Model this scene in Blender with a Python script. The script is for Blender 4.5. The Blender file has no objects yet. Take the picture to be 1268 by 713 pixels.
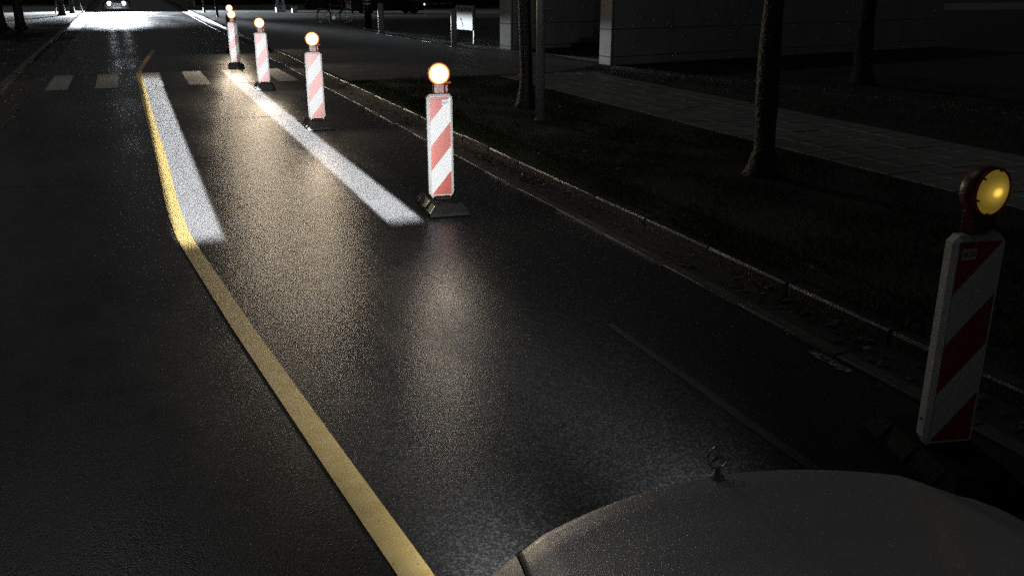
import bpy, bmesh, math, random
from mathutils import Vector, Matrix
R = math.radians
random.seed(7)
sc = bpy.context.scene
COL = sc.collection

# ------------------------------------------------------------------ camera
H_CAM = 2.15
cam_d = bpy.data.cameras.new('camera')
cam_d.sensor_width = 36.0
cam_d.lens = 36.0 * 1138.0 / 1268.0
cam_d.clip_start = 0.05
cam_d.clip_end = 2000.0
cam = bpy.data.objects.new('camera', cam_d)
COL.objects.link(cam)
cam.location = (0, 0, H_CAM)
cam.rotation_euler = (R(90 - 18.578), 0, R(-22.039))
sc.camera = cam

# ------------------------------------------------------------------ night sky, weak added directional fill, exposure
w = bpy.data.worlds.new('World'); sc.world = w; w.use_nodes = True
nt = w.node_tree
sky = nt.nodes.new('ShaderNodeTexSky'); sky.sky_type = 'NISHITA'; sky.sun_disc = False
SUN_EL, SUN_AZ = R(45), R(-8)
sky.sun_elevation = SUN_EL; sky.sun_rotation = SUN_AZ
bg = nt.nodes['Background']; bg.inputs[1].default_value = 0.0026
hs = nt.nodes.new('ShaderNodeHueSaturation'); hs.inputs['Saturation'].default_value = 0.18
nt.links.new(sky.outputs[0], hs.inputs['Color']); nt.links.new(hs.outputs[0], bg.inputs[0])
sd = bpy.data.lights.new('night_fill', 'SUN'); sd.energy = 0.085; sd.angle = R(2.5); sd.color = (.95, .98, 1.)  # added fill with no visible source, aimed for bonnet sheen and asphalt sparkle
sun = bpy.data.objects.new('night_fill', sd); COL.objects.link(sun)
# sky sun_rotation is measured clockwise from +Y
sun_dir = Vector((math.sin(SUN_AZ) * math.cos(SUN_EL), math.cos(SUN_AZ) * math.cos(SUN_EL), math.sin(SUN_EL)))
sun.rotation_euler = sun_dir.to_track_quat('Z', 'Y').to_euler()
vs = sc.view_settings
vs.view_transform = 'Standard'; vs.look = 'None'; vs.exposure = 0.0; vs.gamma = 1.0
vs.use_curve_mapping = False
sc.render.engine = 'CYCLES'
sc.cycles.use_denoising = False      # keeps the wet grain of the asphalt
sc.cycles.use_adaptive_sampling = False
sc.cycles.max_bounces = 6; sc.cycles.diffuse_bounces = 2; sc.cycles.glossy_bounces = 3
sc.cycles.sample_clamp_indirect = 1.0
sc.cycles.sample_clamp_direct = 9.0

# ------------------------------------------------------------------ materials
class NT:
    def __init__(s, name):
        s.m = bpy.data.materials.new(name); s.m.use_nodes = True
        s.t = s.m.node_tree; s.b = s.t.nodes['Principled BSDF']
        s.out = s.t.nodes['Material Output']
    def n(s, typ, **kw):
        x = s.t.nodes.new(typ)
        for k, v in kw.items():
            if k.startswith('i_'):
                key = k[2:]; key = int(key) if key.isdigit() else key
                x.inputs[key].default_value = v
            else: setattr(x, k, v)
        return x
    def l(s, a, b): s.t.links.new(a, b)
    def co(s, scale=(1, 1, 1), kind='Object'):
        tc = s.n('ShaderNodeTexCoord'); mp = s.n('ShaderNodeMapping'); mp.inputs['Scale'].default_value = scale
        s.l(tc.outputs[kind], mp.inputs[0]); return mp.outputs[0]
    def noise(s, vec, scale, detail=4, rough=.55):
        x = s.n('ShaderNodeTexNoise', i_Scale=scale, i_Detail=detail, i_Roughness=rough); s.l(vec, x.inputs['Vector']); return x.outputs[0]
    def vor(s, vec, scale, feature='F1', out=0):
        x = s.n('ShaderNodeTexVoronoi', i_Scale=scale, feature=feature); s.l(vec, x.inputs['Vector']); return x.outputs[out]
    def ramp(s, fac, stops):
        x = s.n('ShaderNodeValToRGB'); e = x.color_ramp.elements
        while len(e) < len(stops): e.new(.5)
        for q, (p, c) in zip(e, stops):
            q.position = p; q.color = (c, c, c, 1) if isinstance(c, (int, float)) else (*c, 1)
        s.l(fac, x.inputs[0]); return x.outputs[0]
    def math(s, op, a, b=None, c=None):
        x = s.n('ShaderNodeMath', operation=op)
        for i, v in enumerate((a, b, c)):
            if v is None: continue
            if isinstance(v, (int, float)): x.inputs[i].default_value = v
            else: s.l(v, x.inputs[i])
        return x.outputs[0]
    def mix(s, fac, a, b):
        x = s.n('ShaderNodeMix', data_type='RGBA')
        for i, v in ((0, fac), (6, a), (7, b)):
            if isinstance(v, (int, float)): x.inputs[i].default_value = v if i == 0 else (v, v, v, 1)
            elif isinstance(v, tuple): x.inputs[i].default_value = (*v, 1)
            else: s.l(v, x.inputs[i])
        return x.outputs[2]
    def bump(s, h, strength, dist, normal=None):
        x = s.n('ShaderNodeBump', i_Strength=strength, i_Distance=dist); s.l(h, x.inputs['Height'])
        if normal is not None: s.l(normal, x.inputs['Normal'])
        return x.outputs[0]
    def set(s, **kw):
        for k, v in kw.items():
            k = k.replace('_', ' ')
            if isinstance(v, (int, float)): s.b.inputs[k].default_value = v
            elif isinstance(v, tuple): s.b.inputs[k].default_value = (*v, 1)
            else: s.l(v, s.b.inputs[k])

def plain(name, c1, c2, scale=8, rough=.5, r2=None, bump=.1, bscale=60, metal=0., spec=.5, coat=0., dist=.004, coords='Object'):
    q = NT(name); v = q.co(kind=coords)
    f = q.noise(v, scale)
    q.set(Base_Color=q.ramp(f, [(.3, c1), (.7, c2)]), Metallic=metal, Coat_Weight=coat)
    q.b.inputs['Specular IOR Level'].default_value = spec
    f2 = q.noise(v, scale * 2.3)
    q.set(Roughness=q.ramp(f2, [(.3, rough), (.7, r2 if r2 is not None else rough)]))
    if bump: q.set(Normal=q.bump(q.noise(v, bscale, 3), bump, dist))
    return q.m

M = {}
def mk_asphalt():
    q = NT('wet_asphalt'); v = q.co()
    big = q.noise(q.co((1.2, .35, 1)), .9, 5, .62)
    mid = q.noise(v, 5, 3)
    stone = q.vor(v, 125)
    fine = q.noise(v, 320, 2)
    stcol = q.vor(v, 125, out=1)
    sep = q.n('ShaderNodeSeparateColor'); q.l(stcol, sep.inputs[0])
    c = q.ramp(sep.outputs[0], [(0, .007), (.6, .016), (1, .045)])
    c = q.mix(q.ramp(big, [(.35, 0.0), (.7, .45)]), c, (.010, .010, .0105))
    q.set(Base_Color=c)
    q.b.inputs['IOR'].default_value = 1.36
    rr = q.math('ADD', q.ramp(big, [(.28, .15), (.72, .36)]), q.math('MULTIPLY', mid, .10))
    q.set(Roughness=rr)
    h = q.math('ADD', q.math('MULTIPLY', stone, -1.0), q.math('MULTIPLY', fine, .35))
    h = q.math('ADD', h, q.math('MULTIPLY', q.noise(v, 38, 2), .8))
    q.set(Normal=q.bump(h, .36, .0022))
    return q.m
M['asphalt'] = mk_asphalt()

def mk_grass():
    q = NT('grass_soil'); v = q.co()
    c = q.ramp(q.noise(v, 3, 5), [(.3, (.010, .013, .006)), (.7, (.022, .026, .010))])
    q.set(Base_Color=c, Roughness=.75, Normal=q.bump(q.noise(v, 60, 4), .8, .02))
    return q.m
M['grass'] = mk_grass()
def mk_blade():
    q = NT('grass_blade'); v = q.co()
    c = q.ramp(q.noise(v, 4, 3), [(.3, (.024, .038, .011)), (.6, (.042, .056, .019)), (.8, (.07, .062, .028))])
    q.set(Base_Color=c, Roughness=.8, Specular_IOR_Level=.15)
    return q.m
M['blade'] = mk_blade()
M['concrete'] = plain('weathered_concrete', (.13, .13, .125), (.24, .235, .225), 2.5, .75, .6, .25, 50)
M['wallpanel'] = plain('facade_concrete', (.52, .52, .51), (.68, .68, .66), 1.4, .8, .7, .12, 40)
M['joint'] = plain('dark_joint', (.012, .012, .012), (.02, .02, .02), 5, .9, bump=0)
M['kerb'] = plain('wet_granite_kerb', (.013, .013, .012), (.055, .052, .047), 14, .24, .5, .7, 75, dist=.008)
M['gutter'] = plain('wet_gutter_concrete', (.04, .04, .038), (.10, .097, .09), 6, .35, .6, .4, 90, dist=.004)
M['slab'] = plain('paving_slab', (.13, .13, .122), (.24, .235, .22), 5, .42, .65, .3, 70)
M['bed'] = plain('paving_bed', (.012, .012, .011), (.025, .024, .022), 9, .8, bump=.4)
def mk_pavers():
    q = NT('small_block_paving'); v = q.co()
    br = q.n('ShaderNodeTexBrick', i_Scale=1.0); q.l(v, br.inputs['Vector'])
    br.inputs['Color1'].default_value = (.12, .118, .112, 1); br.inputs['Color2'].default_value = (.18, .175, .165, 1)
    br.inputs['Mortar'].default_value = (.02, .02, .02, 1); br.inputs['Mortar Size'].default_value = .006
    br.inputs['Brick Width'].default_value = .2; br.inputs['Row Height'].default_value = .1
    c = q.mix(q.ramp(q.noise(v, 1.2, 4), [(.3, 0.), (.7, .5)]), br.outputs[0], (.05, .05, .048))
    q.set(Base_Color=c, Roughness=q.ramp(q.noise(v, 3), [(.3, .38), (.7, .62)]), Normal=q.bump(br.outputs[1], -.5, .005))
    return q.m
M['pavers'] = mk_pavers()
M['farpave'] = plain('far_paving', (.10, .10, .10), (.17, .168, .165), 1.5, .35, .6, .4, 25)
def mk_marking(name, c1, c2, wear):
    q = NT(name); v = q.co()
    st = q.vor(v, 125); n = q.noise(v, 22, 4, .65)
    c = q.ramp(q.noise(v, 9, 4), [(.3, c1), (.7, c2)])
    mask = q.ramp(q.math('ADD', n, q.math('MULTIPLY', st, .35)), [(wear, 0.), (wear + .08, 1.)])
    q.set(Base_Color=q.mix(mask, c, (.03, .03, .03)), Roughness=.42)
    h = q.math('ADD', q.math('MULTIPLY', st, -1.0), q.math('MULTIPLY', q.noise(v, 300, 2), .4))
    q.set(Normal=q.bump(h, .5, .003))
    return q.m
M['zebra'] = mk_marking('worn_white_paint', (.5, .5, .49), (.68, .68, .66), .64)
M['yellow'] = mk_marking('yellow_marking_tape', (.42, .295, .09), (.52, .39, .15), .90)
M['whitedash'] = mk_marking('patchy_white', (.5, .5, .48), (.75, .74, .7), .58)
M['scar'] = mk_marking('removed_line_scar', (.014, .014, .0135), (.028, .028, .027), .55)

def mk_board(name, col, rough=.35):
    q = NT(name); v = q.co()
    d = q.noise(v, 7, 5, .7); s = q.noise(v, 45, 3)
    dirt = q.math('MULTIPLY', q.ramp(d, [(.42, 0.), (.75, .45)]), q.ramp(s, [(.3, .4), (.7, 1.)]))
    q.set(Base_Color=q.mix(dirt, col, tuple(x * .45 + .02 for x in col)), Roughness=rough,
          Normal=q.bump(q.vor(v, 300), .06, .001))
    return q.m
M['board_white'] = mk_board('reflective_white', (.78, .78, .76))
M['board_red'] = mk_board('reflective_red', (.40, .058, .034))
M['board_shell'] = mk_board('white_plastic_shell', (.66, .65, .62), .45)
M['black_rubber'] = plain('recycled_rubber', (.010, .010, .010), (.024, .0235, .022), 30, .6, .8, .4, 160, spec=.08)
M['patch'] = plain('beige_reflector_sheet', (.42, .38, .22), (.55, .5, .3), 40, .5, bump=.2)
M['lamp_shell'] = plain('red_brown_plastic', (.10, .018, .012), (.17, .03, .018), 20, .35, .5, .1, 90)
M['lamp_red'] = plain('orange_plastic', (.35, .05, .02), (.45, .07, .03), 20, .35, .5, .1, 90)
M['chrome'] = plain('chrome', (.55, .55, .56), (.62, .62, .63), 5, .12, .2, 0, metal=1.)
M['screw'] = plain('screw_metal', (.3, .28, .2), (.4, .36, .25), 5, .35, .4, 0, metal=1.)
M['ink'] = plain('black_ink', (.015, .015, .018), (.03, .03, .03), 5, .5, bump=0)
M['sticker'] = plain('white_sticker', (.6, .6, .58), (.7, .7, .67), 9, .4, bump=0)
M['bark'] = plain('wet_bark', (.008, .006, .005), (.024, .018, .014), 9, .7, .5, .9, 22, dist=.03)
M['youngbark'] = plain('pale_bark', (.06, .055, .05), (.13, .12, .105), 9, .6, .5, .5, 30, dist=.01)
M['leaf'] = plain('autumn_leaf', (.05, .045, .012), (.11, .07, .02), 3, .5, bump=0)
M['litter'] = plain('fallen_leaf', (.018, .012, .008), (.06, .042, .022), 4, .3, .5, bump=0)
M['steel'] = plain('galvanised_steel', (.20, .20, .20), (.30, .30, .30), 12, .38, .5, .1, 60, metal=.6)
M['greypost'] = plain('painted_grey_post', (.10, .095, .09), (.15, .14, .135), 9, .42, .5, .15, 60)
M['bollard'] = plain('pale_bollard', (.32, .32, .31), (.45, .45, .44), 9, .42, .5, .15, 60)
M['blackpost'] = plain('black_post', (.012, .012, .013), (.02, .02, .02), 9, .35, .45, 0)
M['whiteband'] = plain('white_band', (.7, .7, .7), (.78, .78, .78), 9, .4, bump=0)
M['signwhite'] = plain('sign_face', (.62, .62, .63), (.72, .72, .73), 9, .35, bump=0)
M['signgrey'] = plain('sign_grey', (.22, .22, .23), (.28, .28, .29), 9, .4, bump=0)
M['darkcab'] = plain('dark_cabinet', (.02, .02, .022), (.035, .035, .037), 9, .4, .5, 0)
M['tyre'] = plain('tyre_rubber', (.012, .012, .012), (.02, .02, .02), 20, .7, bump=.2)
M['rim'] = plain('alloy', (.35, .35, .36), (.45, .45, .46), 5, .3, .35, 0, metal=1.)
M['glass'] = plain('tinted_glass', (.006, .007, .008), (.009, .01, .011), 3, .05, .08, 0, coat=.5)
M['grille'] = plain('grille_black', (.01, .01, .01), (.016, .016, .016), 9, .4, bump=0)
M['hedge'] = plain('dark_hedge', (.010, .014, .007), (.03, .034, .014), 6, .6, .7, 1., 18, dist=.12)
def mk_paint(name, col, drops=True, metal=.55):
    q = NT(name); v = q.co()
    q.set(Base_Color=q.mix(q.ramp(q.noise(v, 900, 1), [(.4, 0.), (.6, 1.)]), col, tuple(c * 1.35 for c in col)), Metallic=metal, Roughness=.38, Coat_Weight=.10)
    q.b.inputs['Coat Roughness'].default_value = .08
    if drops:
        d1 = q.vor(v, 230); d2 = q.vor(v, 480)
        sel = q.vor(v, 230, out=1); se = q.n('ShaderNodeSeparateColor'); q.l(sel, se.inputs[0])
        h1 = q.math('MULTIPLY', q.ramp(d1, [(.0, 1.), (.25, .8), (.42, 0.)]), q.ramp(se.outputs[0], [(.35, 0.), (.5, 1.)]))
        h2 = q.math('MULTIPLY', q.ramp(d2, [(.0, .5), (.25, .4), (.4, 0.)]), .5)
        nn = q.bump(q.math('MAXIMUM', h1, h2), .45, .0012)
        q.set(Normal=nn, Coat_Normal=nn)
    return q.m
M['paint_grey'] = mk_paint('grey_metallic_paint', (.44, .44, .45))
M['paint_dark'] = mk_paint('dark_paint', (.02, .022, .026), False)
M['paint_white'] = mk_paint('white_paint', (.6, .6, .6), False, 0.)

def emis(name, col, strength):
    q = NT(name); q.set(Base_Color=(.02, .02, .02), Emission_Color=col, Emission_Strength=strength); return q.m
def mk_lens(name, col, lo, hi, hot=.55):
    """ribbed amber lens: bulb glowing behind it"""
    q = NT(name); v = q.co()
    sep = q.n('ShaderNodeSeparateXYZ'); q.l(v, sep.inputs[0])
    rad = q.math('SQRT', q.math('ADD', q.math('POWER', q.math('SUBTRACT', sep.outputs[0], .012), 2), q.math('POWER', q.math('MULTIPLY', sep.outputs[2], 1.5), 2)))
    glow = q.ramp(q.math('DIVIDE', rad, .105), [(0., 1.), (.16, .75), (.35, .22), (.7, .10), (1., .06)])
    ribs = q.n('ShaderNodeTexWave', i_Scale=60., i_Distortion=.6); ribs.bands_direction = 'X'; q.l(v, ribs.inputs[0])
    mod = q.math('ADD', .35, q.math('MULTIPLY', ribs.outputs[1], .9))
    st = q.math('MULTIPLY', q.math('ADD', lo, q.math('MULTIPLY', glow, hi)), mod)
    q.set(Base_Color=(.45, .30, .03), Roughness=.2, Emission_Color=col, Emission_Strength=st,
          Normal=q.bump(ribs.outputs[1], .4, .002))
    return q.m
M['lens_dim'] = mk_lens('amber_lens_dim', (1., .66, .10), .03, 1.6)
def mk_flash(name, peak):
    """flashing amber lamp: hot bulb and reflector in the middle, amber towards the rim"""
    q = NT(name); v = q.co(); sep = q.n('ShaderNodeSeparateXYZ'); q.l(v, sep.inputs[0])
    rad = q.math('DIVIDE', q.math('SQRT', q.math('ADD', q.math('POWER', sep.outputs[0], 2), q.math('POWER', sep.outputs[2], 2))), .098)
    st = q.math('MULTIPLY', q.math('POWER', q.math('MAXIMUM', q.math('SUBTRACT', 1., rad), 0.), 2.2), peak)
    st = q.math('ADD', st, 1.1)
    col = q.ramp(rad, [(0., (1., .80, .56)), (.55, (1., .70, .38)), (1., (1., .42, .07))])
    q.set(Base_Color=(.3, .15, .02), Roughness=.3, Emission_Color=col, Emission_Strength=st)
    return q.m
M['lens_hot'] = mk_flash('amber_lens_flash', 90.)
M['head_hot'] = emis('headlamp_glare', (.93, .97, 1.), 12.)
M['head_own'] = emis('headlamp_led', (.93, .97, 1.), 6.)

# ------------------------------------------------------------------ mesh helpers
class MB:
    def __init__(s): s.bm = bmesh.new()
    def box(s, c, d, rz=0., bev=0.):
        r = bmesh.ops.create_cube(s.bm, size=1.); vs_ = r['verts']
        bmesh.ops.scale(s.bm, vec=d, verts=vs_)
        if bev:
            es = list({e for v in vs_ for e in v.link_edges})
            rb = bmesh.ops.bevel(s.bm, geom=es, offset=bev, segments=1, affect='EDGES', profile=.5)
            vs_ = list({v for f in rb['faces'] for v in f.verts} | {v for v in vs_ if v.is_valid})
        if rz: bmesh.ops.rotate(s.bm, cent=(0, 0, 0), matrix=Matrix.Rotation(rz, 3, 'Z'), verts=vs_)
        bmesh.ops.translate(s.bm, vec=c, verts=vs_)
        return s
    def tube(s, pts, rads, seg=8, cap=True):
        pts = [Vector(p) for p in pts]
        if isinstance(rads, (int, float)): rads = [rads] * len(pts)
        rings = []
        for i, p in enumerate(pts):
            a = pts[max(i - 1, 0)]; b = pts[min(i + 1, len(pts) - 1)]
            d = (b - a).normalized()
            u = d.orthogonal().normalized() if i == 0 else (u - d * u.dot(d)).normalized()
            vv = d.cross(u)
            rings.append([s.bm.verts.new(p + (u * math.cos(t) + vv * math.sin(t)) * rads[i]) for t in [2 * math.pi * k / seg for k in range(seg)]])
        for A, B in zip(rings, rings[1:]):
            for k in range(seg):
                s.bm.faces.new((A[k], A[(k + 1) % seg], B[(k + 1) % seg], B[k]))
        if cap:
            s.bm.faces.new(rings[0][::-1]); s.bm.faces.new(rings[-1])
        return s
    def torus(s, c, R_, r, axis='Y', seg=24, ms=6):
        prev = None; first = None
        for i in range(seg):
            t = 2 * math.pi * i / seg; ring = []
            for j in range(ms):
                p = 2 * math.pi * j / ms; rr = R_ + r * math.cos(p); z = r * math.sin(p)
                co = {'Y': (rr * math.cos(t), z, rr * math.sin(t)), 'X': (z, rr * math.cos(t), rr * math.sin(t)), 'Z': (rr * math.cos(t), rr * math.sin(t), z)}[axis]
                ring.append(s.bm.verts.new(Vector(co) + Vector(c)))
            if prev:
                for j in range(ms): s.bm.faces.new((prev[j], prev[(j + 1) % ms], ring[(j + 1) % ms], ring[j]))
            else: first = ring
            prev = ring
        for j in range(ms): s.bm.faces.new((prev[j], prev[(j + 1) % ms], first[(j + 1) % ms], first[j]))
        return s
    def lathe(s, prof, seg=24, axis='Z', c=(0, 0, 0)):
        """prof: (radius, height) pairs"""
        rings = []
        for r, h in prof:
            ring = []
            for k in range(seg):
                t = 2 * math.pi * k / seg; x, y = r * math.cos(t), r * math.sin(t)
                co = {'Z': (x, y, h), 'Y': (x, h, y), 'X': (h, x, y)}[axis]
                ring.append(s.bm.verts.new(Vector(co) + Vector(c)))
            rings.append(ring)
        for A, B in zip(rings, rings[1:]):
            for k in range(seg): s.bm.faces.new((A[k], A[(k + 1) % seg], B[(k + 1) % seg], B[k]))
        s.bm.faces.new(rings[0]); s.bm.faces.new(rings[-1])
        return s
    def poly(s, pts, ext=None):
        vs_ = [s.bm.verts.new(p) for p in pts]
        f = s.bm.faces.new(vs_)
        if ext:
            r = bmesh.ops.extrude_face_region(s.bm, geom=[f])
            bmesh.ops.translate(s.bm, vec=ext, verts=[g for g in r['geom'] if isinstance(g, bmesh.types.BMVert)])
        return s
    def grid(s, nu, nv, fn):
        vv = [[s.bm.verts.new(fn(i / (nu - 1), j / (nv - 1))) for j in range(nv)] for i in range(nu)]
        for i in range(nu - 1):
            for j in range(nv - 1): s.bm.faces.new((vv[i][j], vv[i + 1][j], vv[i + 1][j + 1], vv[i][j + 1]))
        return s
    def mesh(s, name, mat, smooth=False):
        bmesh.ops.remove_doubles(s.bm, verts=s.bm.verts, dist=1e-6)
        bmesh.ops.recalc_face_normals(s.bm, faces=s.bm.faces)
        me = bpy.data.meshes.new(name); s.bm.to_mesh(me); s.bm.free()
        me.materials.append(M[mat] if isinstance(mat, str) else mat)
        if smooth: me.polygons.foreach_set('use_smooth', [True] * len(me.polygons))
        return me
    def build(s, name, mat, parent=None, smooth=False, loc=None, rz=None):
        o = bpy.data.objects.new(name, s.mesh(name, mat, smooth)); COL.objects.link(o)
        if parent: o.parent = parent
        if loc: o.location = loc
        if rz is not None: o.rotation_euler.z = rz
        return o
def put(name, me, parent=None, loc=(0, 0, 0), rz=0.):
    o = bpy.data.objects.new(name, me); COL.objects.link(o); o.parent = parent; o.location = loc; o.rotation_euler.z = rz; return o
def tag(o, label=None, cat=None, group=None, kind=None):
    for k, v in (('label', label), ('category', cat), ('group', group), ('kind', kind)):
        if v: o[k] = v
    return o
def thing(name, label, cat, loc=(0, 0, 0), rz=0., group=None):
    o = bpy.data.objects.new(name, None); COL.objects.link(o); o.location = loc; o.rotation_euler.z = rz
    o.empty_display_size = .1
    return tag(o, label, cat, group)
def struct(name, mb, mat, **k): return tag(mb.build(name, mat, **k), kind='structure')
def rail_sheet(pts, z): return MB().poly([(x, y, z) for x, y in pts])

# ================================================================== THE SETTING
XL, XR = -2.42, 4.12            # road edges (kerb faces)
ZV = .095                       # height of the verges
struct('ground', rail_sheet([(-400, -300), (400, -300), (400, 700), (-400, 700)], -.06), 'grass')
road = struct('road', rail_sheet([(XL - .02, -40), (XR + .02, -40), (XR + .02, 260), (XL - .02, 260)], 0.), 'asphalt')
struct('left_verge', rail_sheet([(-120, -40), (XL - .14, -40), (XL - .14, 260), (-120, 260)], ZV), 'grass')
struct('right_verge', rail_sheet([(XR + .14, -40), (120, -40), (120, 260), (XR + .14, 260)], ZV), 'grass')
struct('forecourt_paving', rail_sheet([(XR + .14, 19.7), (9.2, 19.8), (11.0, 21.3), (11.0, 26.7), (9.75, 28.3), (9.45, 33), (9.2, 40), (9.6, 49.6), (XR + .14, 49.6)], ZV + .006), 'pavers')
struct('side_street', rail_sheet([(XR + .14, 49.6), (90, 49.6), (90, 64), (XR + .14, 64)], ZV + .004), 'farpave')
struct('left_street_lit_verge', rail_sheet([(-90, 50), (XL - .14, 50), (XL - .14, 82), (-90, 82)], ZV + .006), 'farpave')  # near part is verge, paved pale to stand for light on grass
struct('left_footpath', rail_sheet([(-90, 46.2), (XL - .14, 46.0), (XL - .14, 46.75), (-90, 47.2)], ZV + .006), 'farpave')

# kerbs: single stones
def stone_mesh(name, L, seed):
    rnd = random.Random(seed); b = MB()
    b.box((0, 0, 0), (.14, L - .006, .3), bev=.014)
    for v in b.bm.verts:
        v.co += Vector((rnd.uniform(-.004, .004), rnd.uniform(-.003, .003), rnd.uniform(-.004, .004)))
    return b.mesh(name, 'kerb')
KST = [stone_mesh('kerb_stone', 1., i) for i in range(4)]
rk = struct('right_kerb', MB().box((XR + .07, 110, -.1), (.1, 300, .26)), 'bed')
lk = struct('left_kerb', MB().box((XL - .07, 110, -.1), (.1, 300, .26)), 'bed')
for k in range(-3, 78):
    put('kerb_stone', random.choice(KST), rk, (XR + .07 + random.uniform(-.006, .006), k + .5, -.045 + random.uniform(-.006, .006)), random.uniform(-.006, .006))
for k in range(9, 78):
    put('kerb_stone', random.choice(KST), lk, (XL - .07 + random.uniform(-.008, .008), k + .5, -.045 + random.uniform(-.008, .008)), random.uniform(-.006, .006))
# gutter: pale channel slabs, then a dark joint strip filled with litter
gut = struct('gutter', rail_sheet([(3.70, -30), (XR, -30), (XR, 200), (3.70, 200)], .004), 'bed')
def gmesh(seed):
    rnd = random.Random(seed); b = MB(); b.box((0, 0, 0), (.105, .993, .03), bev=.006)
    for v in b.bm.verts: v.co += Vector((rnd.uniform(-.006, .006), rnd.uniform(-.003, .003), 0))
    return b.mesh('channel_stone', 'gutter')
GST = [gmesh(i) for i in range(3)]
for k in range(-2, 60):
    put('channel_stone', random.choice(GST), gut, (3.755 + random.uniform(-.008, .008), k + .5, .002 + random.uniform(-.003, .003)), random.uniform(-.008, .008))
for k in range(4, 60):
    pass
lgut = struct('left_gutter', rail_sheet([(XL, 0), (-1.90, 0), (-1.90, 200), (XL, 200)], .004), 'bed')

# painted crossing stripes (parts of the road)
def flat_patch(x0, x1, y0, y1, z=.004, ny=6, wob=.006, seed=0):
    rnd = random.Random(seed); L = []; Rr = []
    for i in range(ny + 1):
        y = y0 + (y1 - y0) * i / ny
        L.append((x0 + rnd.uniform(-wob, wob), y, z)); Rr.append((x1 + rnd.uniform(-wob, wob), y, z))
    return MB().poly(L + Rr[::-1])
for i, (a, b) in enumerate([(-1.68, -1.26), (-.74, -.29), (.17, .62), (1.12, 1.56), (2.06, 2.5), (3.0, 3.44)]):
    flat_patch(a, b, 21.1, 24.3, seed=i).build('crossing_stripe', 'zebra', road)
flat_patch(2.685, 2.74, -6, 5.0, z=.005, ny=30, wob=.007, seed=9).build('removed_line_scar', 'scar', road)
flat_patch(3.60, 3.665, 3.78, 4.12, z=.005, ny=10, wob=.01, seed=12).build('white_dash', 'whitedash', road)  # short white dash beside the gutter, broken up by noise

def ribbon(pts, wd, z):
    L = []; Rr = []
    P = [Vector((x, y, 0)) for x, y in pts]
    for i, p in enumerate(P):
        d0 = (P[i] - P[i - 1]).normalized() if i else (P[1] - P[0]).normalized()
        d1 = (P[i + 1] - P[i]).normalized() if i < len(P) - 1 else d0
        d = (d0 + d1).normalized(); nrm = Vector((-d.y, d.x, 0)) / max(.5, d.dot(d0))
        L.append(p + nrm * wd / 2); Rr.append(p - nrm * wd / 2)
    b = MB()
    lv = [b.bm.verts.new((v.x, v.y, z)) for v in L]; rv = [b.bm.verts.new((v.x, v.y, z)) for v in Rr]
    for i in range(len(P) - 1): b.bm.faces.new((lv[i], lv[i + 1], rv[i + 1], rv[i]))
    return b
def crack(pts, wd, seed):
    rnd = random.Random(seed); P = []
    for (xa, ya), (xb, yb) in zip(pts, pts[1:]):
        for i in range(14): P.append((xa + (xb - xa) * i / 14 + rnd.uniform(-.012, .012), ya + (yb - ya) * i / 14 + rnd.uniform(-.02, .02)))
    P.append(pts[-1]); return ribbon(P, wd, .0045)
# yellow temporary lane line, laid as tape with kinks
yl = [(1.05, -3), (0.773, 2.883), (0.660, 3.958), (0.469, 5.831), (0.300, 7.72), (0.250, 8.35), (0.226, 9.1), (.215, 10), (.22, 12.1), (.19, 16), (.17, 20.7), (.15, 24.1), (.22, 25.4), (.42, 28.2), (.73, 32.1)]
tag(ribbon(yl, .125, .0072).build('yellow_lane_line', 'yellow'), 'yellow temporary lane line kinking along the wet road', 'road marking')

crack([(-1.85, 11.3), (-.9, 11.05), (-.15, 10.75)], .018, 1).build('crack', 'joint', road)
crack([(-2.4, 15.6), (-.6, 15.5), (1.4, 15.7), (3.6, 15.45)], .02, 3).build('crack', 'joint', road)
crack([(2.8, 10.4), (3.1, 9.0), (3.3, 7.4), (3.55, 6.6)], .012, 4).build('crack', 'joint', road)
# footpath slabs, single pieces
path = struct('footpath', rail_sheet([(7.58, -12), (9.92, -12), (9.92, 19.8), (7.58, 19.8)], ZV + .003), 'bed')
def slab_mesh(seed):
    rnd = random.Random(seed); b = MB(); b.box((0, 0, 0), (.455, .455, .05), bev=.006)
    return b.mesh('paving_slab', 'slab')
SL = [slab_mesh(i) for i in range(2)]
cnt = 0
for i in range(5):
    for k in range(55):
        y = -5.6 + k * .467 + (.23 if i % 2 else 0)
        if y > 19.55: continue
        put('paving_slab', SL[(i + k) % 2], path, (7.82 + i * .467, y, ZV - .012 + random.uniform(-.004, .005)), random.uniform(-.008, .008)); cnt += 1

# ================================================================== CONCRETE WALLS
def wall(name, label, p0, rz, length, thick, rows, pitch, first):
    t = thing(name, label, 'wall', (p0[0], p0[1], ZV), rz)
    top = rows[-1]
    MB().box((length / 2, thick / 2, top / 2 - .05), (length - .05, thick - .06, top)).build('wall_core', 'joint', t)
    xs = [0, first]
    while xs[-1] < length - .3: xs.append(min(xs[-1] + pitch, length))
    for z0, z1 in zip(rows, rows[1:]):
        MB().box((.0, thick / 2, (z0 + z1) / 2), (.06, thick - .02, z1 - z0 - .014), bev=.006).build('end_panel', 'wallpanel', t)
        for a, b in zip(xs, xs[1:]):
            o = MB().box(((a + b) / 2 + (.02 if a == 0 else 0), .0, (z0 + z1) / 2), (b - a - .014 - (.04 if a == 0 else 0), .05, z1 - z0 - .014), bev=.006).build('panel', 'wallpanel', t)
    return t
ROWS = [-.05, .2, .86, 2.05, 3.3]
wall('concrete_wall', 'pale concrete panel wall with a bright end face, nearest the footpath', (11.17, 20.95), R(9), 13, .5, ROWS, 2.3, 1.9)
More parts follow.
